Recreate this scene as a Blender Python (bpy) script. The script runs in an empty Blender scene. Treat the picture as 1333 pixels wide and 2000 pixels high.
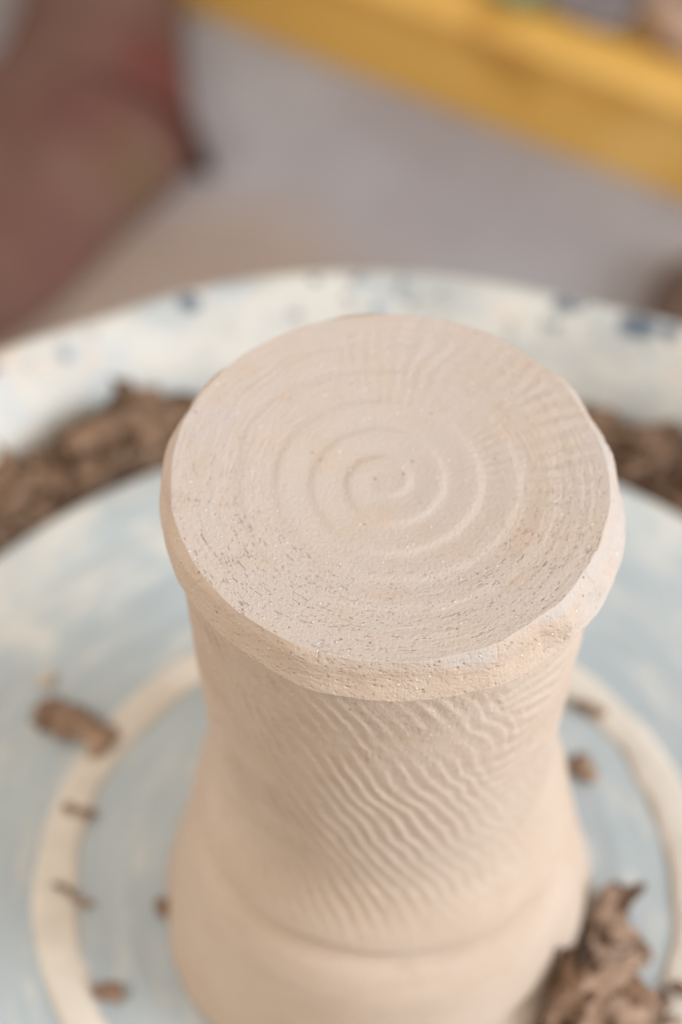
import bpy, bmesh, math, random
import numpy as np
from mathutils import Vector, Matrix

U = 0.04                                   # one working unit = 4 cm (radius of the pot's foot)
PI = math.pi
scene = bpy.context.scene
COL = scene.collection
rng = random.Random(7)

# ------------------------------------------------------------------ camera
CAMP = Vector((0.0, -5.70801, 11.29284))
CR = Vector((0.99941834, 0.03410081, -0.00033240))
CU = Vector((-0.02706138, 0.7989645, 0.60076901))
CF = Vector((-0.02075229, 0.60041058, -0.79942259))
FPX = 4041.7
cam = bpy.data.cameras.new("camera")
cam.sensor_fit = 'VERTICAL'; cam.sensor_height = 36.0
cam.lens = FPX / 2000 * 36.0
cam.clip_start = 0.01; cam.clip_end = 50
camo = bpy.data.objects.new("camera", cam); COL.objects.link(camo)
camo.matrix_world = Matrix(((CR.x, CU.x, -CF.x, CAMP.x * U), (CR.y, CU.y, -CF.y, CAMP.y * U),
                            (CR.z, CU.z, -CF.z, CAMP.z * U), (0, 0, 0, 1)))
scene.camera = camo
cam.dof.use_dof = True
_focus = Vector((0.0, -0.86, 3.95))         # near part of the foot of the pot
cam.dof.focus_distance = (_focus - CAMP).dot(CF) * U
cam.dof.aperture_fstop = 7.6

# ------------------------------------------------------------------ light
W = bpy.data.worlds.new("World"); scene.world = W; W.use_nodes = True
bg = W.node_tree.nodes['Background']
bg.inputs[0].default_value = (1.0, 0.918, 0.835, 1); bg.inputs[1].default_value = 0.72

def area(name, loc, target, size, power, color):
    l = bpy.data.lights.new(name, 'AREA'); l.shape = 'RECTANGLE'; l.size, l.size_y = size
    l.energy = power; l.color = color
    o = bpy.data.objects.new(name, l); COL.objects.link(o)
    o.location = Vector(loc); o.rotation_euler = (Vector(target) - Vector(loc)).to_track_quat('-Z', 'Y').to_euler()
    return o
area('window_and_fill_light', (1.35, -0.42, 0.68), (0, 0, 0.1), (0.7, 0.7), 33.0, (0.79, 0.885, 1.0))
area('window_and_fill_light', (-1.0, -0.35, 1.15), (0, 0.1, 0.0), (0.7, 0.7), 8.8, (1.0, 0.97, 0.93))  # unseen fill lamp added at front left to bring out the pot's ripples

scene.view_settings.view_transform = 'Standard'; scene.view_settings.look = 'None'
scene.view_settings.exposure = 0.0; scene.view_settings.gamma = 1.0
scene.render.engine = 'CYCLES'
scene.cycles.max_bounces = 6

# ------------------------------------------------------------------ helpers
def tag(o, label=None, cat=None, group=None, kind=None):
    if label: o['label'] = label
    if cat: o['category'] = cat
    if group: o['group'] = group
    if kind: o['kind'] = kind
    return o

def empty(name, loc=(0, 0, 0)):
    o = bpy.data.objects.new(name, None); COL.objects.link(o); o.location = loc
    o.empty_display_size = 0.02
    return o

def link(name, me, mat, parent=None):
    me.materials.clear(); me.materials.append(mat)
    o = bpy.data.objects.new(name, me); COL.objects.link(o)
    if parent: o.parent = parent
    return o

def at(x, y, z):
    """point of the level plane z (working units) seen at photo pixel x, y"""
    d = CF + CR * ((x - 666.5) / FPX) - CU * ((y - 1000) / FPX)
    return CAMP + d * ((z - CAMP.z) / d.z)

def grid_mesh(name, V, ni, nj, close_j=True, cap0=False, cap1=False, smooth=True):
    """V: (ni*nj,3) array, rows i, columns j (closed in j)"""
    i, j = np.meshgrid(np.arange(ni - 1), np.arange(nj if close_j else nj - 1), indexing='ij')
    j2 = (j + 1) % nj
    F = np.stack([i * nj + j, i * nj + j2, (i + 1) * nj + j2, (i + 1) * nj + j], -1).reshape(-1, 4)
    verts = V; tris = []
    n = len(V)
    if cap0:
        verts = np.vstack([verts, V[:nj].mean(0)]); c = len(verts) - 1
        tris += [(c, (k + 1) % nj, k) for k in range(nj)]
    if cap1:
        b = (ni - 1) * nj
        verts = np.vstack([verts, V[b:b + nj].mean(0)]); c = len(verts) - 1
        tris += [(c, b + k, b + (k + 1) % nj) for k in range(nj)]
    me = bpy.data.meshes.new(name)
    T = np.array(tris, np.int32).reshape(-1, 3)
    me.vertices.add(len(verts)); me.vertices.foreach_set('co', np.asarray(verts, np.float32).ravel())
    me.loops.add(F.size + T.size)
    me.loops.foreach_set('vertex_index', np.concatenate([F.ravel(), T.ravel()]).astype(np.int32))
    me.polygons.add(len(F) + len(T))
    st = np.concatenate([np.arange(len(F)) * 4, F.size + np.arange(len(T)) * 3]).astype(np.int32)
    me.polygons.foreach_set('loop_start', st)
    me.update(calc_edges=True); me.validate()
    me.polygons.foreach_set('use_smooth', np.full(len(me.polygons), smooth))
    return me

def _hash(*c):
    h = np.zeros(c[0].shape, np.uint32)
    for k, v in zip((374761393, 668265263, 2147483647, 1274126177), c):
        h = (h ^ (v.astype(np.int64) & 0xffffffff).astype(np.uint32)) * np.uint32(k & 0xffffffff)
        h ^= h >> np.uint32(13)
    h = h * np.uint32(1274126177); h ^= h >> np.uint32(16)
    return h.astype(np.float64) / 4294967295.0

def vnoise(*p, period=None, seed=0):
    """value noise -1..1 in 1, 2 or 3 dimensions; period wraps the first one"""
    p = np.broadcast_arrays(*[np.asarray(a, float) for a in p])
    fl = [np.floor(a) for a in p]; fr = [a - b for a, b in zip(p, fl)]
    fr = [f * f * (3 - 2 * f) for f in fr]
    out = 0
    for k in range(2 ** len(p)):
        w = 1; c = []
        for d in range(len(p)):
            b = (k >> d) & 1
            q = fl[d] + b
            if d == 0 and period: q = np.mod(q, period)
            c.append(q); w = w * (fr[d] if b else 1 - fr[d])
        out = out + w * _hash(*c, np.full(p[0].shape, seed + 11.0))
    return out * 2 - 1

def sstep(a, b, x):
    t = np.clip((x - a) / (b - a), 0, 1); return t * t * (3 - 2 * t)

# ------------------------------------------------------------------ materials
class Mat:
    def __init__(s, name, rough=0.8, spec=0.3):
        s.m = bpy.data.materials.new(name); s.m.use_nodes = True
        s.nt = s.m.node_tree; s.b = s.nt.nodes['Principled BSDF']
        s.b.inputs['Roughness'].default_value = rough
        s.b.inputs['Specular IOR Level'].default_value = spec
    def n(s, t, **k):
        x = s.nt.nodes.new(t)
        for a, v in k.items(): setattr(x, a, v)
        return x
    def l(s, a, b): s.nt.links.new(a, b)
    def val(s, inp, v):
        if isinstance(v, (int, float)): inp.default_value = v
        elif isinstance(v, (tuple, list)): inp.default_value = tuple(v) if len(v) != 3 or inp.type == 'VECTOR' else (*v, 1)
        else: s.l(v, inp)
    def math(s, op, a, b=0.0, c=0.0):
        x = s.n('ShaderNodeMath', operation=op); s.val(x.inputs[0], a); s.val(x.inputs[1], b); s.val(x.inputs[2], c)
        return x.outputs[0]
    def vmath(s, op, a, b=(0, 0, 0)):
        x = s.n('ShaderNodeVectorMath', operation=op); s.val(x.inputs[0], a); s.val(x.inputs[1], b)
        return x.outputs['Value'] if op in ('LENGTH', 'DISTANCE') else x.outputs[0]
    def coord(s): return s.n('ShaderNodeTexCoord').outputs['Object']
    def noise(s, vec, scale, detail=3, rough=0.55):
        x = s.n('ShaderNodeTexNoise'); s.val(x.inputs['Vector'], vec); x.inputs['Scale'].default_value = scale
        x.inputs['Detail'].default_value = detail; x.inputs['Roughness'].default_value = rough
        return x.outputs['Fac']
    def vor(s, vec, scale):
        x = s.n('ShaderNodeTexVoronoi'); s.val(x.inputs['Vector'], vec); x.inputs['Scale'].default_value = scale
        return x
    def ramp(s, f, a, b, lo=0.0, hi=1.0):
        x = s.n('ShaderNodeMapRange', interpolation_type='SMOOTHSTEP'); s.val(x.inputs[0], f)
        x.inputs[1].default_value = a; x.inputs[2].default_value = b; x.inputs[3].default_value = lo; x.inputs[4].default_value = hi
        return x.outputs[0]
    def mix(s, f, a, b):
        x = s.n('ShaderNodeMix', data_type='RGBA'); s.val(x.inputs['Factor'], f); s.val(x.inputs['A'], a); s.val(x.inputs['B'], b)
        return x.outputs['Result']
    def polar(s, v, stretch):
        """coordinates that run slowly round the axis and fast across it (units)"""
        sp = s.n('ShaderNodeSeparateXYZ'); s.l(v, sp.inputs[0])
        c = s.n('ShaderNodeCombineXYZ'); s.l(sp.outputs[0], c.inputs[0]); s.l(sp.outputs[1], c.inputs[1])
        r = s.vmath('LENGTH', c.outputs[0])
        nrm = s.vmath('NORMALIZE', c.outputs[0])
        n2 = s.n('ShaderNodeVectorMath', operation='SCALE'); s.l(nrm, n2.inputs[0]); n2.inputs['Scale'].default_value = stretch
        s2 = s.n('ShaderNodeSeparateXYZ'); s.l(n2.outputs[0], s2.inputs[0])
        o = s.n('ShaderNodeCombineXYZ'); s.l(s2.outputs[0], o.inputs[0]); s.l(s2.outputs[1], o.inputs[1]); s.l(r, o.inputs[2])
        return o.outputs[0], r
    def color(s, c): s.val(s.b.inputs['Base Color'], c)
    def bump(s, h, dist, strength=1.0):
        x = s.n('ShaderNodeBump'); s.l(h, x.inputs['Height']); x.inputs['Distance'].default_value = dist
        x.inputs['Strength'].default_value = strength; s.l(x.outputs[0], s.b.inputs['Normal'])
    def uv(s):                                  # object coordinates in working units
        x = s.n('ShaderNodeVectorMath', operation='SCALE'); s.l(s.coord(), x.inputs[0]); x.inputs['Scale'].default_value = 1 / U
        return x.outputs[0]

def clay_material():
    m = Mat('raw_clay', 0.85, 0.25); v = m.uv()
    big = m.noise(v, 1.6, 4)
    c = m.mix(m.ramp(big, 0.35, 0.65), (0.55, 0.41, 0.305), (0.59, 0.45, 0.345))
    smear = m.noise(m.vmath('MULTIPLY', v, (0.8, 0.8, 5.0)), 1.5, 5, 0.6)
    c = m.mix(m.ramp(smear, 0.42, 0.70, 0, 0.55), c, (0.60, 0.475, 0.375))
    c = m.mix(m.ramp(m.noise(v, 3.1, 5, 0.65), 0.56, 0.74, 0, 0.5), c, (0.50, 0.35, 0.24))
    # drying foot and rim bevel, paler and greyer; the rim's lit right painted paler too
    da = m.n('ShaderNodeAttribute'); da.attribute_name = 'dry_lit'
    dry_lit = m.math('MULTIPLY', da.outputs['Fac'], m.ramp(m.noise(v, 2.3, 4), 0.32, 0.66, 0.5, 1.0))
    c = m.mix(m.math('MULTIPLY', dry_lit, 0.95), c, (0.545, 0.462, 0.402))
    c = m.mix(m.ramp(m.noise(v, 7, 4), 0.5, 0.75, 0, 0.35), c, (0.55, 0.39, 0.275))
    # pale grog, dark specks
    vo = m.vor(v, 38); k = m.n('ShaderNodeSeparateColor'); m.l(vo.outputs['Color'], k.inputs[0])
    pale = m.math('MULTIPLY', m.ramp(vo.outputs['Distance'], 0.16, 0.30, 1, 0), m.math('GREATER_THAN', k.outputs[0], 0.93))
    c = m.mix(m.math('MULTIPLY', pale, 0.75), c, (0.80, 0.72, 0.62))
    vd = m.vor(v, 24); kd = m.n('ShaderNodeSeparateColor'); m.l(vd.outputs['Color'], kd.inputs[0])
    dark = m.math('MULTIPLY', m.ramp(vd.outputs['Distance'], 0.10, 0.22, 1, 0), m.math('GREATER_THAN', kd.outputs[0], 0.93))
    c = m.mix(m.math('MULTIPLY', dark, 0.7), c, (0.20, 0.15, 0.12))
    m.color(c)
    m.bump(m.math('ADD', m.noise(v, 60, 4, 0.7), m.math('MULTIPLY', pale, 0.8)), 0.0007, 0.6)
    return m.m

def slip_material(name, base, base2, slip, kind):
    m = Mat(name, 0.5, 0.4); v = m.uv()
    pv, r = m.polar(v, 2.2)
    streak = m.noise(pv, 2.6, 5, 0.6); blot = m.noise(v, 1.5, 5, 0.6)
    c = m.mix(m.ramp(m.noise(v, 0.8, 3), 0.35, 0.65), base, base2)
    if kind == 'wheel':
        f = m.math('ADD', m.math('MULTIPLY', streak, 0.65), m.math('MULTIPLY', blot, 0.35))
        f = m.math('ADD', f, m.ramp(r, 1.9, 3.4, -0.08, 0.09))
        c = m.mix(m.ramp(f, 0.50, 0.68, 0.0, 0.85), c, slip)
        fine, _ = m.polar(v, 0.5)
        c = m.mix(m.ramp(m.noise(fine, 9, 3), 0.48, 0.70, 0, 0.5), c, slip)
        m.b.inputs['Roughness'].default_value = 0.45
        m.bump(m.math('ADD', f, m.math('MULTIPLY', m.noise(fine, 12, 2), 0.4)), 0.0006, 0.5)
    else:
        f = m.math('ADD', m.math('MULTIPLY', streak, 0.6), m.math('MULTIPLY', blot, 0.4))
        c = m.mix(m.ramp(f, 0.36, 0.52), c, slip)
        c = m.mix(m.ramp(m.noise(v, 2.1, 4), 0.55, 0.72, 0, 0.7), c, (0.66, 0.52, 0.40))
        bandv, _ = m.polar(v, 1.3)
        c = m.mix(m.ramp(m.noise(bandv, 3.2, 4), 0.48, 0.66, 0, 0.85), c, (0.40, 0.40, 0.37))
        chip = m.math('MULTIPLY', m.ramp(m.noise(v, 6.5, 5, 0.65), 0.58, 0.66), m.ramp(r, 4.2, 4.5, 0.15, 1.0))
        c = m.mix(chip, c, (0.08, 0.10, 0.13))
        for px, py, rad in ((368, 588, 0.10), (382, 592, 0.08), (490, 620, 0.09), (1095, 592, 0.10), (1120, 598, 0.07), (1235, 632, 0.13), (1262, 640, 0.12), (1310, 650, 0.10), (215, 608, 0.05), (770, 640, 0.06)):
            p = at(px, py, 0.44)
            d = m.math('ADD', m.vmath('DISTANCE', v, (p.x, p.y, 0.44)), m.math('MULTIPLY', m.noise(v, 5, 3), 0.12))
            c = m.mix(m.ramp(d, rad - 0.01, rad + 0.07, 0.85, 0), c, (0.065, 0.09, 0.125))
        m.bump(f, 0.002, 0.6)
    m.color(c)
    return m.m

def plain(name, c1, c2, scale, rough=0.8, bump=0.0, c3=None):
    m = Mat(name, rough, 0.25); v = m.uv()
    c = m.mix(m.ramp(m.noise(v, scale, 5, 0.6), 0.35, 0.65), c1, c2)
    if c3: c = m.mix(m.ramp(m.noise(v, scale * 0.45, 2), 0.50, 0.64), c, c3)
    m.color(c)
    if bump: m.bump(m.noise(v, scale * 6, 5, 0.65), bump)
    return m.m

M_clay = clay_material()
M_wheel = slip_material('slip_smeared_grey_wheel', (0.385, 0.42, 0.425), (0.44, 0.475, 0.47), (0.64, 0.60, 0.53), 'wheel')
M_ring = plain('dried_cream_slip', (0.70, 0.62, 0.52), (0.63, 0.55, 0.46), 3.0, 0.8, 0.0005)
M_pan = slip_material('slip_splashed_pan', (0.30, 0.38, 0.44), (0.45, 0.48, 0.48), (0.57, 0.53, 0.465), 'pan')
M_trim = plain('brown_clay_trimmings', (0.185, 0.108, 0.066), (0.46, 0.30, 0.20), 2.2, 0.75, 0.001)
M_trim_tan = plain('drying_clay_trimmings', (0.36, 0.23, 0.145), (0.50, 0.35, 0.24), 2.2, 0.8, 0.001)
M_heap = plain('damp_brown_clay_trimmings', (0.13, 0.075, 0.045), (0.30, 0.185, 0.115), 2.0, 0.75, 0.001)
M_trim_pale = plain('pale_clay_crumb', (0.62, 0.50, 0.37), (0.70, 0.58, 0.45), 6.0, 0.85, 0.0006)
M_steel = plain('dark_steel', (0.12, 0.12, 0.13), (0.18, 0.18, 0.18), 2.0, 0.4)

def floor_material():
    m = Mat('lilac_grey_floor', 0.55, 0.35); v = m.uv()
    c = m.mix(m.ramp(m.noise(v, 0.22, 4), 0.35, 0.65), (0.32, 0.292, 0.298), (0.385, 0.365, 0.365))
    c = m.mix(m.ramp(m.noise(v, 1.3, 6, 0.7), 0.45, 0.75, 0, 0.35), c, (0.25, 0.22, 0.21))
    # brownish shadow and reflection beside the sack, painted into the floor colour
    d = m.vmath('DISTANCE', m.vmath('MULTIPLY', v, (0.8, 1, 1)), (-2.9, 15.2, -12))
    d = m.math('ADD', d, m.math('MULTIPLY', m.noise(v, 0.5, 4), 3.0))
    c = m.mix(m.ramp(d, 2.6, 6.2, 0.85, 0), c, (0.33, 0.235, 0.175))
    m.color(c); return m.m
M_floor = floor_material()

def wood_material():
    m = Mat('ochre_varnished_wood', 0.4, 0.4); v = m.coord()
    s = m.vmath('MULTIPLY', v, (3.0, 26, 26))
    c = m.mix(m.ramp(m.noise(s, 1.6, 5, 0.6), 0.35, 0.68), (0.74, 0.43, 0.10), (0.64, 0.345, 0.065))
    c = m.mix(m.ramp(m.noise(v, 11, 3), 0.52, 0.66, 0, 0.6), c, (0.80, 0.50, 0.16))
    c = m.mix(m.ramp(m.noise(m.vmath('ADD', v, (3, 1, 2)), 13, 3), 0.54, 0.66, 0, 0.75), c, (0.47, 0.215, 0.03))
    m.color(c); return m.m
M_wood = wood_material()

# ------------------------------------------------------------------ floor
FZ = -12.0
def slab(name, x0, x1, y0, y1, z0, z1, mat, bev=0.0, parent=None, seg=3):
    bm = bmesh.new(); bmesh.ops.create_cube(bm, size=1)
    for w in bm.verts:
        w.co = Vector((x0 + (w.co.x + .5) * (x1 - x0), y0 + (w.co.y + .5) * (y1 - y0), z0 + (w.co.z + .5) * (z1 - z0))) * U
    if bev: bmesh.ops.bevel(bm, geom=bm.edges[:], offset=bev * U, segments=seg, affect='EDGES', profile=0.5)
    me = bpy.data.meshes.new(name); bm.to_mesh(me); bm.free()
    return link(name, me, mat, parent)
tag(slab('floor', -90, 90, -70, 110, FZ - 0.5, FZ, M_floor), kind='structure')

# ------------------------------------------------------------------ lathe
def lathe(name, prof, mat, parent=None, n=128, jit=0.0, seed=0, cap0=False, cap1=False, rel=None):
    P = np.array(prof, float)
    th = np.linspace(0, 2 * PI, n, endpoint=False)
    R = np.repeat(P[:, 0][:, None], n, 1); Z = np.repeat(P[:, 1][:, None], n, 1)
    T = np.repeat(th[None], len(P), 0)
    if jit:
        k = int(max(6, n // 6))
        R = R + jit * vnoise(T / (2 * PI) * k, Z * 3, period=k, seed=seed)
        Z = Z + jit * 0.6 * vnoise(T / (2 * PI) * k, R * 3, period=k, seed=seed + 3)
    V = np.stack([R * np.sin(T), -R * np.cos(T), Z], -1).reshape(-1, 3) * U
    return link(name, grid_mesh(name, V, len(P), n, cap0=cap0, cap1=cap1), mat, parent)

# ------------------------------------------------------------------ potter's wheel: head, slip ring, shaft
wheel = tag(empty('potters_wheel', (0, 0, FZ * U)), 'round blue grey wheel head smeared with cream slip, turning under the pot', 'pottery wheel')
def wz(o): o.location.z = -FZ * U; return o          # children are modelled about the wheel head's top
prof = [(3.42, -0.42), (3.497, -0.36), (3.497, -0.05), (3.485, -0.018), (3.45, -0.002)]
rs = np.arange(3.40, 0.02, -0.035)
for r in rs:
    g = 0.0
    for rc, wd, dp in ((3.05, 0.05, 0.010), (2.62, 0.05, 0.008), (1.50, 0.06, -0.007), (2.30, 0.04, 0.006)):
        g -= dp * math.exp(-((r - rc) / wd) ** 2)
    prof.append((r, g - 0.0))
wz(lathe('wheel_head', prof, M_wheel, wheel, n=200, cap1=True))
# raised band of dried slip round the pot
n = 260; th = np.linspace(0, 2 * PI, n, endpoint=False)
ro = 2.026 + 0.022 * vnoise(th / (2 * PI) * 14, period=14, seed=5) + 0.012 * vnoise(th / (2 * PI) * 47, period=47, seed=6)
ri = 1.785 + 0.022 * vnoise(th / (2 * PI) * 17, period=17, seed=8) + 0.012 * vnoise(th / (2 * PI) * 53, period=53, seed=9)
rows = []
for t, z in ((0, 0.001), (0.03, 0.012), (0.12, 0.022), (0.35, 0.026), (0.65, 0.026), (0.88, 0.022), (0.97, 0.012), (1, 0.001)):
    rr = ri + (ro - ri) * t
    zz = z + (0.006 * vnoise(th / (2 * PI) * 60, np.full(n, t * 4), period=60, seed=12) if 0 < t < 1 else 0)
    rows.append(np.stack([rr * np.sin(th), -rr * np.cos(th), zz + 0 * th], -1))
wz(link('slip_ring', grid_mesh('slip_ring', np.concatenate(rows[::-1]) * U, len(rows), n), M_ring, wheel))
def band(r0, r1, h, sd):
    rows = []
    a = r1 + 0.03 * vnoise(th / (2 * PI) * 11, period=11, seed=sd); b = r0 + 0.03 * vnoise(th / (2 * PI) * 13, period=13, seed=sd + 1)
    for t, z in ((0, 0.0012), (0.3, h), (0.7, h), (1, 0.0012)):
        rr = a + (b - a) * t
        rows.append(np.stack([rr * np.sin(th), -rr * np.cos(th), z + 0 * th], -1))
    return np.concatenate(rows) * U
wz(lathe('shaft', [(0.5, FZ + 0.02), (0.5, -0.42), (0.9, -0.42), (0.9, -0.30)], M_steel, wheel, n=32))

# ------------------------------------------------------------------ splash pan round the wheel head
pan_prof = [(0.75, -0.62), (3.0, -0.60), (3.75, -0.56), (3.90, -0.50), (3.98, -0.38), (4.05, -0.20), (4.16, 0.02), (4.30, 0.20),
            (4.40, 0.31), (4.47, 0.385), (4.53, 0.43), (4.59, 0.44), (4.64, 0.415), (4.66, 0.36), (4.665, 0.2), (4.64, -0.1),
            (4.58, -0.5), (4.50, -0.72), (4.3, -0.80), (0.75, -0.82), (0.75, -0.62)]
pp = [pan_prof[0]]
for a, b in zip(pan_prof, pan_prof[1:]):
    k = max(1, int(math.dist(a, b) / 0.09)) if a[0] > 3.6 else 3
    pp += [(a[0] + (b[0] - a[0]) * q / k, a[1] + (b[1] - a[1]) * q / k) for q in range(1, k + 1)]
pan = tag(empty('splash_pan', (0, 0, -0.82 * U)), 'round slip caked splash pan around the wheel head, whitish with blue chips on its rim', 'splash pan')
o = lathe('pan_body', pp[::-1], M_pan, pan, n=240, jit=0.03, seed=4); o.location.z = 0.82 * U
for k in range(4):
    a = PI / 4 + k * PI / 2
    o = lathe('leg', [(0.16, FZ), (0.16, -0.83)], M_steel, pan, n=16, cap0=True, cap1=True)
    o.location = (3.6 * math.sin(a) * U, -3.6 * math.cos(a) * U, 0.82 * U)

# ------------------------------------------------------------------ the clay pot, one mesh
NT = 1600
th = np.linspace(-PI, PI, NT, endpoint=False)            # 0 = towards the camera, + = to the right
H = 3.965
AX0, AX1 = (0.017, 0.0), (0.026, 0.0)
u1 = th / (2 * PI)
def facet(k, seed):
    w = rng_np(seed).uniform(-1, 1, k); p = np.sort((np.arange(k) + rng_np(seed + 500).uniform(-0.35, 0.35, k)) / k)
    return np.interp((u1 + 0.5), np.concatenate([p - 1, p, p + 1]), np.concatenate([w, w, w]))
rng_np = np.random.RandomState
def ring_noise(k, seed): return vnoise(u1 * k + k, period=k, seed=seed)
# outline of the cut foot: faceted, a little out of round
rt = 1.0 + 0.009 * ring_noise(9, 1) + 0.005 * facet(34, 2) + 0.003 * ring_noise(61, 3)
right = sstep(0.15, 1.0, np.sin(th))
left = sstep(0.3, 1.0, -np.sin(th))
rt = rt + right * (0.008 * facet(41, 4)) - 0.005 * left - 0.016 * right
s = np.concatenate([np.linspace(0.002, 0.55, 85, endpoint=False), np.linspace(0.55, 1.0, 210)])
X = s[:, None] * rt[None]; T = np.repeat(th[None], len(s), 0)
r = X
# tilted, slightly dished face
Z = H - 0.0132 * r * np.sin(T) + 0.0122 * r * np.cos(T) + 0.060 * (r ** 2 - 1)
# trimming spiral: terraces that step down outwards
cx, cy = -0.015, 0.015
xx = r * np.sin(T) - cx; yy = -r * np.cos(T) - cy
rs_ = np.hypot(xx, yy); ts = np.arctan2(yy, xx)
wob = 0.022 * vnoise(xx * 3 + 9, yy * 3 + 9, seed=21) + 0.004 * vnoise(xx * 17 + 9, yy * 17 + 9, seed=22)
pitch = 0.168
ph = (rs_ + wob) / pitch - ts / (2 * PI) + 0.28                     # one terrace per turn
fr = ph - np.floor(ph)
saw = (sstep(0, 0.76, fr) * (1 - sstep(0.73, 1.0, fr)))
amp = 0.0085 * sstep(0.02, 0.10, rs_) * (1 - 0.2 * sstep(0.45, 0.62, rs_)) * (1 - 0.85 * sstep(0.68, 0.86, rs_)) \
    * (0.6 + 0.4 * vnoise(xx * 2.2 + 5, yy * 2.2 + 5, seed=23))
Z = Z + amp * (saw - 0.5) * 0.95
# chatter: roughly radial ripples over the far right of the face
sec = np.maximum(sstep(0.8, 1.8, T), 0.5 * sstep(2.2, 3.0, -T)) * (0.7 + 0.6 * vnoise(xx * 2.5 + 7, yy * 2.5 + 7, seed=36)) * (0.75 + 0.25 * np.sin(T)) 
warp = 1.6 * vnoise(xx * 3.5 + 3, yy * 3.5 + 3, seed=31)
rip = np.sin(64 * T + 7 * r + warp * 1.5 + 1.6 * vnoise(xx * 7 + 3, yy * 9 + 3, seed=34)) 
Z = Z + 0.0022 * sec * sstep(0.30, 0.60, r) * (1 - 0.5 * sstep(0.85, 1.0, r)) * rip * (0.7 + 0.5 * vnoise(xx * 5, yy * 5, seed=33))
# fine turning marks and scratches drawn round by the tool
Z = Z + 0.0011 * vnoise(u1[None] * 40 + 40 + 0 * r, r * 70, period=40, seed=41) * sstep(0.25, 0.8, r)
def pits(Tn, R, tangs, rads, thr, depth, seed):
    a = vnoise((Tn / (2 * PI) + 1) * tangs, R * rads, period=tangs, seed=seed)
    b = vnoise((Tn / (2 * PI) + 1) * (tangs // 3), R * rads * 0.31, period=tangs // 3, seed=seed + 1)
    return -depth * sstep(thr, thr + 0.16, a + 0.28 * b)
front = 0.35 + 0.65 * sstep(-0.3, 0.75, np.cos(T))
Z = Z + front * pits(T, r, 210, 270, 0.78, 0.0072, 51) * sstep(0.3, 0.8, r)
Z = Z + front * pits(T, r, 390, 260, 0.82, 0.0062, 55) * sstep(0.15, 0.7, r)
top = np.stack([r * np.sin(T), -r * np.cos(T), Z], -1)
z_edge = Z[-1]; r_edge = r[-1]

# rim: an irregular bevel, then a band that ends in a lip over the waist
zb = 3.775 - 0.045 * np.sin(th) - 0.02 * (np.cos(th) - 1) * -1 + 0.010 * ring_noise(19, 61) + 0.006 * ring_noise(57, 62)
zb = zb + 0.02 * (1 - np.cos(th)) * 0.5
rb = 1.060 + 0.013 * np.sin(th) + 0.008 * facet(31, 63) + 0.004 * ring_noise(41, 64)
cut = 0.42 + 0.22 * right + 0.26 * facet(27, 65) + 0.10 * ring_noise(29, 66)      # how far down the bevel reaches
cut = np.clip(cut, 0.12, 0.88)
rm = r_edge + (rb - r_edge) * np.clip(0.62 + 0.34 * facet(33, 67), 0.35, 1.0)
rows = []
q = np.concatenate([np.linspace(0.02, 1, 56)])
for t in q:
    zc = z_edge + (zb - z_edge) * t
    k = np.where(t < cut, t / cut, 1.0)
    k2 = np.clip((t - cut) / (1 - cut), 0, 1)
    rr = np.where(t < cut, r_edge + (rm - r_edge) * np.sin(np.clip(k, 0, 1) * PI / 2 * 0.9) / math.sin(PI / 2 * 0.9), rm + (rb - rm) * k2)
    rows.append((rr, zc))
RR = np.array([a for a, b in rows]); ZZ = np.array([b for a, b in rows])
TT = np.repeat(th[None], len(q), 0)
relief = 0.0048 * vnoise((TT / (2 * PI) + 1) * 24, ZZ * 13, period=24, seed=71) + 0.0010 * vnoise((TT / (2 * PI) + 1) * 140, ZZ * 60, period=140, seed=72) \
    + 0.0010 * vnoise((TT / (2 * PI) + 1) * 330, ZZ * 110, period=330, seed=73)
relief = relief + right[None] * 0.0045 * vnoise((TT / (2 * PI) + 1) * 120, ZZ * 36, period=120, seed=79)
relief = relief + pits(TT, ZZ, 249, 130, 0.74, 0.0075, 75) + pits(TT, ZZ, 399, 160, 0.78, 0.0065, 77)
edge_soft = np.clip(np.minimum(q, 1 - q * 0) * 8, 0, 1)[:, None]
RR = RR + relief * edge_soft
rim = np.stack([RR * np.sin(TT), -RR * np.cos(TT), ZZ], -1)

# waist, belly
zk = np.array([0, .3, .6, .9, 1.10, 1.5, 1.8, 2.1, 2.4, 2.7, 3.0, 3.3, 3.55, 3.75])
rk = np.array([1.272, 1.192, 1.128, 1.072, 1.044, .962, .905, .915, .930, .945, .956, .966, .985, .995])
def prof_r(z):                                   # smooth interpolation of the profile
    o = 0
    for d in (-0.09, -0.045, 0, 0.045, 0.09): o = o + np.interp(z + d, zk, rk)
    return o / 5
NS = 270
w = np.linspace(0, 1, NS + 1)[1:]
ZS = zb[None] * (1 - w[:, None])
TS = np.repeat(th[None], NS, 0)
RS = prof_r(ZS)
# just under the lip the wall tucks in
under = zb[None] - ZS
lip = RR[-1][None]
RS = RS + (lip - RS) * (1 - sstep(0.0, 0.055, under)) 
warp = vnoise((TS / (2 * PI) + 1) * 20, ZS * 3.2, period=20, seed=81); warp2 = vnoise((TS / (2 * PI) + 1) * 44, ZS * 7, period=44, seed=82)
amod = np.clip(0.70 + 1.0 * vnoise((TS / (2 * PI) + 1) * 21 + ZS * 0.9, ZS * 2.2, period=21, seed=83) + 0.55 * vnoise((TS / (2 * PI) + 1) * 63, ZS * 7, period=63, seed=84), 0.05, 1.4)
rgt = sstep(0.1, 0.9, TS)
def shape(ph):                                 # little steps: slow rise, quick fall
    f = ph / (2 * PI) - np.floor(ph / (2 * PI))
    return 2 * sstep(0, 0.72, f) * (1 - sstep(0.68, 1.0, f)) - 1
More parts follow.
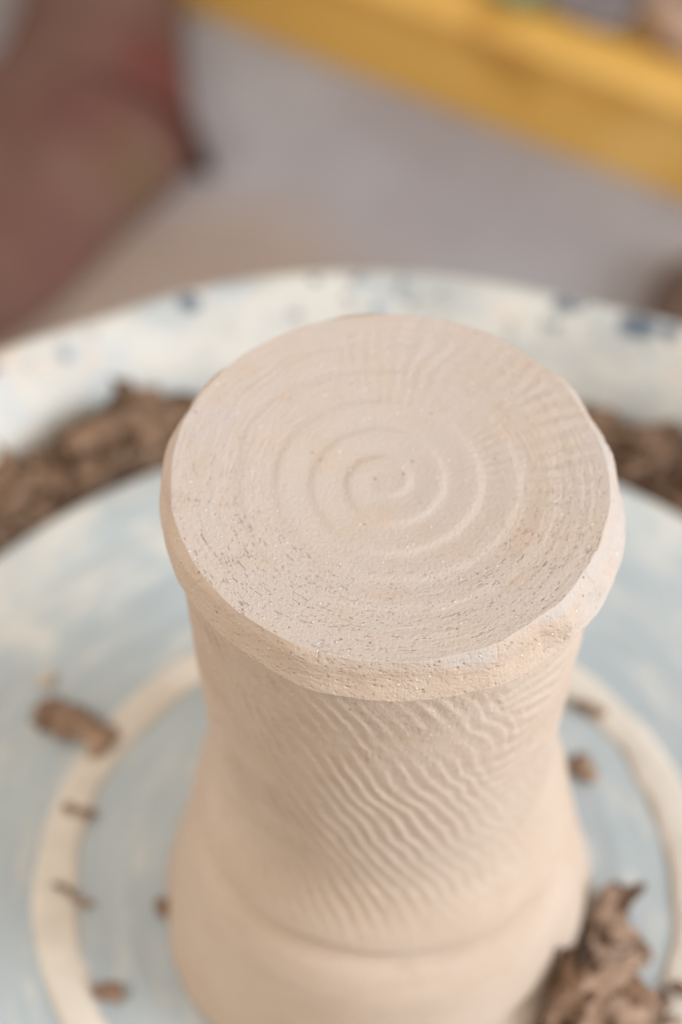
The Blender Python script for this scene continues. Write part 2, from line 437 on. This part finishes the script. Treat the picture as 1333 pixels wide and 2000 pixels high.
# long slanting chatter over the front ...
phA = 70 * TS + 33 * ZS + (1.3 + 2.2 * rgt) * warp + (1.1 + 0.9 * rgt) * warp2
upper_right = sstep(0.45, 0.85, TS + 0.12 * warp) * sstep(2.1, 2.7, ZS + 0.2 * warp2)
amA = (2.3 - 1.45 * sstep(-0.5, 0.5, TS)) * sstep(1.25, 1.75, ZS) * (1 - upper_right) * sstep(-1.45, -0.95, TS) * (1 - sstep(1.0, 1.35, TS))
# ... and short, nearly level ripples under the rim further round
phB = 17 * TS + 58 * ZS + 2.6 * warp + 1.8 * warp2
amB = upper_right * (1 - sstep(1.35, 1.9, TS))
RS = RS + sstep(0.05, 0.22, under) * amod * (0.0027 * amA * shape(phA) + 0.0036 * amB * shape(phB))
# turned groove with a small ledge
zg = 1.215 - 0.075 * np.sin(TS)
dz = ZS - zg
fade = sstep(-1.45, -0.9, TS) * (1 - 0.5 * sstep(0.9, 1.6, TS))
RS = RS + fade * (0.058 * sstep(-0.03, 0.02, dz) * (1 - sstep(0.02, 0.42, dz)) - 0.095 * np.exp(-((dz + 0.08) / 0.085) ** 2) + 0.062 * (1 - sstep(-0.42, -0.08, dz)))
RS = RS + 0.0012 * vnoise((TS / (2 * PI) + 1) * 30, ZS * 30, period=30, seed=85) + 0.0014 * vnoise((TS / (2 * PI) + 1) * 260, ZS * 40, period=260, seed=86)
RS = RS + pits(TS, ZS, 240, 40, 0.86, 0.006, 87) * sstep(2.2, 3.4, ZS)
side = np.stack([RS * np.sin(TS), -RS * np.cos(TS), ZS], -1)
V = np.concatenate([top.reshape(-1, 3), rim.reshape(-1, 3), side.reshape(-1, 3)])
kz = V[:, 2] / H
V[:, 0] += AX0[0] + (AX1[0] - AX0[0]) * kz
V[:, 2] = np.maximum(V[:, 2], 0) + 0.002
me = grid_mesh('clay_pot', V * U, len(s) + len(q) + NS, NT, cap0=True, cap1=True)
me.flip_normals()
dry_lit = np.concatenate([np.full((len(s), NT), 1.0), np.clip(1.4 * sstep(0.02, 0.25, cut[None] - q[:, None] - 0.10) * (0.15 + 0.85 * sstep(-0.35, 0.2, ring_noise(21, 91))[None]) * (0.25 + 0.75 * sstep(-0.1, 0.7, np.sin(th)))[None], 0, 1), np.zeros((NS, NT))])
lit_side = sstep(0.7, 1.15, th) * (1 - sstep(2.2, 2.7, th)) * (0.75 + 0.25 * ring_noise(37, 92))  # light on the right of the rim, painted in as a paler colour
dry_lit[len(s):len(s) + len(q)] = np.maximum(dry_lit[len(s):len(s) + len(q)], lit_side[None])
dry_lit = dry_lit.ravel()
at_ = me.attributes.new('dry_lit', 'FLOAT', 'POINT'); at_.data.foreach_set('value', np.concatenate([dry_lit, [1.0, 0.0]]).astype(np.float32))
pot = tag(link('clay_pot', me, M_clay), 'tall upturned pot of unfired tan clay with a spiral marked foot', 'pot')

# ------------------------------------------------------------------ clay shavings
def ribbon(path, width, thick, twist=0.0, seed=0, nrm=(0, 0, 1), curl=0.25, taper=0.25, rough=0.2, nw=9, ends=None, wrinkle=0.03):
    """solid strip of clay swept along path (units); width lies across nrm"""
    P = [Vector(p) for p in path]
    # resample with Catmull-Rom
    pts = []
    Q = [P[0] * 2 - P[1]] + P + [P[-1] * 2 - P[-2]]
    for i in range(1, len(Q) - 2):
        for k in range(6):
            t = k / 6; a, b, c, d = Q[i - 1:i + 3]
            pts.append(0.5 * (2 * b + (c - a) * t + (2 * a - 5 * b + 4 * c - d) * t * t + (3 * b - a - 3 * c + d) * t ** 3))
    pts.append(P[-1]); N = len(pts); V = []
    rg = random.Random(seed); nv = Vector(nrm).normalized()
    for i, p in enumerate(pts):
        f = i / (N - 1)
        tg = (pts[min(i + 1, N - 1)] - pts[max(i - 1, 0)]).normalized()
        sd = tg.cross(nv)
        sd = sd.normalized() if sd.length > 1e-4 else Vector((1, 0, 0))
        up = sd.cross(tg).normalized()
        a = twist * (f - 0.5); s2 = sd * math.cos(a) + up * math.sin(a); u2 = up * math.cos(a) - sd * math.sin(a)
        wd = width * (1 - taper * (2 * f - 1) ** 4) * (1 + rough * (rg.random() * 2 - 1))
        if ends: wd *= (ends[0] + (1 - ends[0]) * math.sin(min(1, f / 0.4) * PI / 2)) if f < 0.4 else 1 + (ends[1] - 1) * (f - 0.4) / 0.6
        th_ = thick * (1 - 0.6 * abs(2 * f - 1) ** 5)
        loop = []
        for k in range(nw):
            x = k / (nw - 1) * 2 - 1
            b = curl * width * x * x + rough * 0.35 * thick * (rg.random() - .5)
            loop.append(p + s2 * (x * wd / 2) + u2 * (b + th_ * 0.5 * math.sqrt(max(0, 1 - x * x * 0.9))))
        for k in range(nw - 2, 0, -1):
            x = k / (nw - 1) * 2 - 1
            loop.append(p + s2 * (x * wd / 2) + u2 * (curl * width * x * x - th_ * 0.5 * math.sqrt(max(0, 1 - x * x * 0.9))))
        V += loop
    V = np.array([tuple(v) for v in V])
    for ax in range(3):
        V[:, ax] += wrinkle * (vnoise(V[:, 0] * 7 + 50, V[:, 1] * 7 + 50, V[:, 2] * 7 + 50, seed=seed + 7 * ax) + 0.5 * vnoise(V[:, 0] * 19 + 50, V[:, 1] * 19 + 50, V[:, 2] * 19 + 50, seed=seed + 7 * ax + 3))
    return V, N, len(loop)

def shaving(path, width, thick, label, mat=None, drop=0.0, group=None, **k):
    V, n, m = ribbon(path, width, thick, **k)
    base = Vector((V[:, 0].mean(), V[:, 1].mean(), 0))
    V = V - np.array([base.x, base.y, V[:, 2].min() - 0.0 if drop is not None else 0.0])
    o = link('clay_shaving', grid_mesh('clay_shaving', V * U, n, m, cap0=True, cap1=True), mat or M_trim)
    o.location = Vector((base.x, base.y, (0.002 + (drop or 0.0)) if drop is not None else 0)) * U
    return tag(o, label, 'clay shaving', group or 'clay shavings lying on the wheel')

def flat(pixels, z, lift=()):
    out = []
    for i, (x, y) in enumerate(pixels):
        p = at(x, y, z); out.append((p.x, p.y, z + (lift[i] if i < len(lift) else 0)))
    return out
Z0 = 0.03
shaving(flat([(76, 1372), (115, 1396), (165, 1425), (214, 1456)], 0.08, (0, .04, .05, 0)), 0.24, 0.12,
        'thick dark brown shaving lying on the grey wheel just outside the cream ring', seed=1, curl=-0.2, rough=0.3)
o = shaving(flat([(80, 1324), (92, 1327), (103, 1331)], 0.05), 0.09, 0.09, 'tiny pale crumb of clay lying next to the thick dark shaving', mat=M_trim_pale, seed=2, curl=-0.1)
o.name = 'clay_crumb'; o['category'] = 'clay crumb'; del o['group']
shaving(flat([(118, 1578), (142, 1586), (165, 1592), (190, 1592)], Z0, (0, .02, .03, 0)), 0.055, 0.04,
        'thin straight shaving crossing the cream ring, next below the thick dark shaving', seed=3, curl=0.1)
shaving(flat([(104, 1722), (130, 1738), (155, 1757), (182, 1770)], Z0, (0, .03, .01, .04)), 0.05, 0.045,
        'thin slanting shaving like a short twig with a knobbed end, on the cream ring', seed=4, curl=0.1, rough=0.4)
shaving(flat([(182, 1930), (205, 1936), (222, 1942), (240, 1952)], Z0, (0, .03, .03, 0)), 0.085, 0.05,
        'small pointed shaving just inside the cream ring, lowest of those left of the pot', seed=5, curl=-0.1, taper=0.8)
shaving(flat([(308, 1758), (318, 1775), (328, 1792)], Z0, (0, .03, 0)), 0.06, 0.05,
        'tiny brown shaving half hidden against the side of the pot', seed=6, curl=0.1)
shaving(flat([(1125, 1383), (1145, 1388), (1165, 1394), (1182, 1402)], Z0, (0, .02, .02, 0)), 0.10, 0.045,
        'flat shaving lying on the cream ring behind the waist of the pot', seed=7, curl=-0.1)
shaving(flat([(1118, 1490), (1138, 1503), (1162, 1520)], Z0, (0, .06, 0)), 0.15, 0.08,
        'small rounded shaving on the grey wheel close to the pot, inside the cream ring', seed=8, curl=-0.2)
shaving(flat([(1312, 1918), (1335, 1935), (1365, 1950)], Z0, (0, .03, 0)), 0.07, 0.05,
        'small shaving on the cream ring cut off by the photo edge', seed=9, curl=0.1)
# the tangle against the foot of the pot, at lower right
def P3(x, y, z): p = at(x, y, z); return (p.x, p.y, z)
shaving([P3(1150, 1890, .05), P3(1160, 1850, .16), P3(1172, 1800, .22), P3(1185, 1756, .18), P3(1212, 1736, .16), P3(1256, 1714, .20)], 0.32, 0.05,
        'upright curled shaving with a raised thin tip, leaning on the pot', drop=0.0, seed=11, nrm=(0.5, -0.6, 0.6), curl=0.3, taper=0.2, twist=0.5, ends=(0.7, 0.12))
shaving([P3(1150, 1840, .10), P3(1185, 1815, .28), P3(1215, 1815, .26), P3(1238, 1838, .15), P3(1266, 1868, .05)], 0.13, 0.05,
        'arched shaving bridging over a gap beside the pot, its tail on the wheel', seed=12, nrm=(0.2, -0.7, 0.7), curl=0.2, taper=0.7, twist=-0.9)
shaving([P3(1085, 1940, .34), P3(1135, 1950, .46), P3(1190, 1958, .42), P3(1245, 1980, .28), P3(1280, 2005, .12)], 0.46, 0.06,
        'broad folded shaving with torn edges, the widest in the tangle by the pot', drop=0.02, seed=13, nrm=(0.1, -0.55, 0.85), curl=-0.12, rough=0.45, twist=0.3, wrinkle=0.075, nw=17)
shaving([P3(1085, 2020, .10), P3(1090, 1975, .34), P3(1100, 1925, .42), P3(1122, 1895, .42), P3(1138, 1925, .50), P3(1136, 1990, .42)], 0.14, 0.05,
        'rolled shaving standing on its end with a pale upright fold, beside the broad one', seed=14, nrm=(0.7, -0.6, 0.2), curl=0.35, twist=0.9, rough=0.2)
shaving([P3(1040, 2010, .12), P3(1022, 1970, .34), P3(1018, 1930, .46), P3(1024, 1905, .52)], 0.065, 0.03,
        'slender tan shaving sticking up in front of the pot', mat=M_trim_tan, seed=15, nrm=(0.6, -0.7, 0.2), curl=0.2, taper=0.7, twist=0.6)
shaving([P3(1180, 2010, .20), P3(1225, 1985, .26), P3(1270, 1980, .16), P3(1300, 1975, .06)], 0.22, 0.06,
        'torn shaving at the outer end of the tangle, its tip pointing at the cream ring', seed=16, nrm=(0, -0.4, 0.9), curl=-0.1, taper=0.8, rough=0.3)
shaving([P3(1040, 2030, .06), P3(1090, 2020, .12), P3(1150, 2030, .10), P3(1220, 2040, .05)], 0.30, 0.08,
        'dark shaving lying flat beneath the tangle at the foot of the pot', seed=17, curl=-0.1, rough=0.3)

for i, (x, y, z, a, ln, wd, lab) in enumerate((
        (1110, 1960, .44, 0.6, 0.16, .09, 'small torn flake lying on the rolled shaving in the tangle'),
        (1215, 1925, .40, -0.5, 0.20, .10, 'curled flake perched on the upper edge of the broad shaving'),
        (1235, 1960, .34, 0.2, 0.15, .07, 'narrow flake crossing the outer half of the broad shaving'),
        (1160, 1985, .46, 1.0, 0.18, .11, 'short flake in the middle of the broad shaving, standing slightly up'),
        (1300, 1992, .06, -0.3, 0.12, .07, 'loose flake on the cream ring beside the outer end of the tangle'))):
    p = at(x, y, z); d = Vector((math.cos(a), math.sin(a), 0.25)) * ln
    shaving([p - d, p - d * 0.3 + Vector((0, 0, .05)), p + d * 0.4 + Vector((0, 0, .04)), p + d], wd, 0.03, lab, drop=max(0.0, z - 0.06), seed=40 + i,
            nrm=(0.2, -0.4, 0.9), curl=0.35, twist=0.9, rough=0.4, taper=0.6, wrinkle=0.02)
# heaps of shavings in the trough between wheel head and pan
def heap(label, a0, a1, n, hfun, seed):
    rg = random.Random(seed); Vs, Fs, off = [], [], 0
    for k in range(n):
        a = a0 + (a1 - a0) * rg.random()
        hmax = hfun(a)
        f = rg.random()
        rad = 3.56 + 0.42 * rg.random()
        z = -0.52 + (hmax + 0.52) * (f ** 0.7) - 0.35 * max(0, rad - 3.8)
        c = Vector((rad * math.sin(a), rad * math.cos(a), z))
        ln = rg.uniform(0.08, 0.45); yaw = a + rg.gauss(0.4, 1.2)
        d = Vector((math.cos(yaw), -math.sin(yaw), rg.uniform(-0.3, 0.3))).normalized()
        kk = rg.uniform(-0.15, 0.15); sdv = Vector((-d.y, d.x, rg.uniform(0, 1))).normalized() * kk
        path = [c - d * ln, c - d * ln * 0.3 + sdv, c + d * ln * 0.4 + sdv, c + d * ln - sdv * 0.5]
        V, N, m = ribbon(path, rg.choice((0.06, 0.1, 0.14, 0.2, 0.3)), rg.uniform(0.03, 0.06), twist=rg.uniform(-1.5, 1.5), seed=seed * 999 + k,
                         nrm=(rg.gauss(0, .4), rg.gauss(0, .4), 1), curl=rg.uniform(-0.3, 0.3), rough=0.25, nw=4)
        rr = np.hypot(V[:, 0], V[:, 1]); lim = 3.53
        sc = np.where(rr < lim, lim / rr, 1); V[:, :2] *= sc[:, None]
        V[:, 2] = np.maximum(V[:, 2], -0.58)
        Vs.append(V)
        for i in range(N - 1):
            for j in range(m):
                Fs.append((off + i * m + j, off + i * m + (j + 1) % m, off + (i + 1) * m + (j + 1) % m, off + (i + 1) * m + j))
        off += len(V)
    me = bpy.data.meshes.new('clay_shavings')
    me.from_pydata([tuple(x) for x in np.concatenate(Vs) * U], [], Fs); me.update()
    me.polygons.foreach_set('use_smooth', np.ones(len(me.polygons), bool))
    return tag(link('clay_shavings', me, M_heap), label, 'clay shavings', kind='stuff')
# angle measured from straight behind the pot, positive to the right
def hl(a):
    d = math.degrees(-a); return -0.20 + 0.35 * sstep(20, 26, np.array(d)) * (1 - 0.55 * sstep(27, 36, np.array(d))) + 0.05 * math.sin(d * 0.9)
def hr(a):
    d = math.degrees(a); return -0.02 + 0.05 * math.sin(d * 0.7)
heap('heap of brown clay shavings in the trough behind the left of the pot', -math.radians(62), -math.radians(17), 900, hl, 3)
heap('heap of brown clay shavings in the trough behind the right of the pot', math.radians(22), math.radians(60), 760, hr, 5)

# ------------------------------------------------------------------ things on the floor behind
def noisy_blob(name, fn, nu, nv, mat):
    """closed lumpy body: fn(u, v) -> point (units)"""
    V = np.array([fn(i / (nv - 1), j / nu) for i in range(nv) for j in range(nu)])
    return link(name, grid_mesh(name, V * U, nv, nu, cap0=True, cap1=True), mat)

def sack_material():
    m = Mat('mottled_brown_sackcloth', 0.9, 0.15); v = m.uv()
    c = m.mix(m.ramp(m.noise(v, 0.6, 4), 0.35, 0.65), (0.145, 0.072, 0.053), (0.18, 0.098, 0.073))
    for p, rad, col in SACK_STAINS:
        d = m.math('ADD', m.vmath('DISTANCE', m.vmath('MULTIPLY', v, (1, 1, 0.3)), p), m.math('MULTIPLY', m.noise(v, 1.2, 3), 0.8))
        c = m.mix(m.ramp(d, rad * 0.4, rad * 2.1, 0.8, 0), c, col)
    m.color(c); m.bump(m.noise(v, 4, 5, 0.65), 0.002)
    return m.m
M_sack2 = plain('dark_brown_sackcloth', (0.115, 0.075, 0.055), (0.165, 0.105, 0.08), 0.5, 0.9, 0.002)
M_tie = plain('olive_cord', (0.24, 0.16, 0.06), (0.2, 0.13, 0.05), 3, 0.9)

def sack(foot, z_top, label, mat, seed, lean=0.06):
    """slumped sack: footprint polygon (units, counter-clockwise) rising to z_top"""
    c = sum((Vector(p) for p in foot), Vector((0, 0))) / len(foot)
    # closed spline through footprint
    n = 96; P = []
    m = len(foot)
    for k in range(n):
        t = k / n * m; i = int(t); f = t - i
        a, b, d, e = (Vector(foot[(i + q) % m]) for q in (-1, 0, 1, 2))
        cr = 0.5 * (2 * b + (d - a) * f + (2 * a - 5 * b + 4 * d - e) * f * f + (3 * b - a - 3 * d + e) * f ** 3)
        ln = b.lerp(d, f)
        P.append(ln.lerp(cr, 0.6))
    prof = [(1.02, 0.0), (1.035, 0.05), (1.03, 0.16), (0.99, 0.36), (0.92, 0.58), (0.82, 0.76), (0.70, 0.88), (0.55, 0.95), (0.36, 1.0), (0.12, 1.02)]
    V = []
    for i, (sc, hh) in enumerate(prof):
        for k in range(n):
            q = c + (P[k] - c) * sc
            nz = float(vnoise(np.array(k / n * 12), np.array(hh * 3.0 + sc * 2), period=12, seed=seed))
            q = q + (P[k] - c).normalized() * 0.14 * nz * (1 if i else 0.4)
            z = FZ + (z_top - FZ) * hh * (1 + 0.05 * nz * hh)
            V.append((q.x - c.x, q.y - c.y, z - FZ))
    root = tag(empty('sack', (c.x * U, c.y * U, FZ * U)), label, 'sack', 'sacks on the floor')
    link('sack_body', grid_mesh('sack_body', np.array(V) * U, len(prof), n, cap0=True, cap1=True), mat, root)
    return root, c
zt = -10.4
foot = []
for x, y in ((-260, 160), (-260, 420), (-200, 660), (-30, 640), (90, 555), (215, 430), (330, 330), (385, 265), (395, 200), (372, 110), (345, 0), (330, -140), (250, -300), (90, -260), (20, -60), (-60, 60)):
    p = at(x, y, zt if y < 250 else (FZ + zt) / 2 - 0.3); foot.append((p.x, p.y))
c = sum((Vector(p) for p in foot), Vector((0, 0))) / len(foot)
SACK_STAINS = []
for x, y, rad, col in ((335, 120, 1.0, (0.16, 0.04, 0.033)), (262, 270, 0.7, (0.16, 0.10, 0.05)), (150, 220, 0.8, (0.15, 0.06, 0.05)), (120, 420, 0.8, (0.17, 0.075, 0.06))):
    p = at(x, y, zt); SACK_STAINS.append(((p.x - c.x, p.y - c.y, 0.48), rad, col))
M_sack = sack_material()
root, c = sack(foot, zt, 'large dull reddish brown sack slumped on the floor beside the yellow bench', M_sack, 5)
foot = []
for x, y in ((1300, 500), (1330, 480), (1420, 470), (1500, 560), (1500, 700), (1400, 760), (1300, 760), (1262, 690), (1250, 600)):
    p = at(x, y, -11.2); foot.append((p.x, p.y))
sack(foot, -10.9, 'dark brown sack on the floor, its edge peeping out behind the splash pan', M_sack2, 9)

# low ochre bench, with pots on it
A = at(390, 30, FZ); B = at(1333, 392, FZ)
ang = math.atan2(B.y - A.y, B.x - A.x)
bench = tag(empty('wooden_bench', ((A.x + B.x) / 2 * U, (A.y + B.y) / 2 * U, FZ * U)), 'low ochre yellow wooden bench across the far corner of the floor', 'bench')
bench.rotation_euler.z = ang
BH = 2.0
slab('front_board', -16, 16, 0.0, 0.7, 0.0, BH - 0.42, M_wood, 0.05, bench)
slab('top_board', -16, 16, -0.10, 0.85, BH - 0.40, BH, M_wood, 0.16, bench)
slab('inset_board', -16, 16, 0.87, 7.0, BH - 0.95, BH - 0.5, M_wood, 0.05, bench)
slab('back_board', -16, 16, 6.2, 6.9, 0.0, BH - 0.97, M_wood, 0.05, bench)
ZB = FZ + BH - 0.5
def potlet(px, py, prof, mat, label, cat):
    p = at(px, py, ZB)
    o = lathe(cat.replace(' ', '_'), prof, mat, None, n=48, cap0=True, cap1=True)
    o.location = Vector((p.x, p.y, ZB + 0.002)) * U
    return tag(o, label, cat)
M_green = plain('green_glaze', (0.16, 0.24, 0.15), (0.24, 0.32, 0.22), 1.5, 0.3)
M_lilac = plain('grey_lilac_glaze', (0.25, 0.22, 0.23), (0.34, 0.30, 0.30), 1.5, 0.4)
M_pink = plain('pinkish_beige_clay', (0.46, 0.31, 0.23), (0.54, 0.37, 0.27), 1.5, 0.8)
M_cream = plain('cream_glaze', (0.68, 0.62, 0.52), (0.72, 0.66, 0.56), 2, 0.4)
potlet(1010, 22, [(0.36, 0), (0.44, 0.08), (0.50, 0.6), (0.52, 1.1), (0.47, 1.12), (0.43, 0.6), (0.3, 0.12)][:7], M_green, 'green glazed cup standing near the bench edge', 'cup')
potlet(1165, 40, [(0.40, 0), (0.52, 0.1), (0.72, 0.45), (0.84, 0.8), (0.79, 0.82), (0.66, 0.45), (0.4, 0.14)], M_lilac, 'greyish lilac bowl standing next to the green cup', 'bowl')
potlet(1345, 95, [(0.50, 0), (0.62, 0.1), (0.70, 0.7), (0.62, 1.3), (0.56, 1.3), (0.62, 0.7), (0.5, 0.15)], M_pink, 'pinkish beige clay jar at the photo corner on the bench', 'jar')
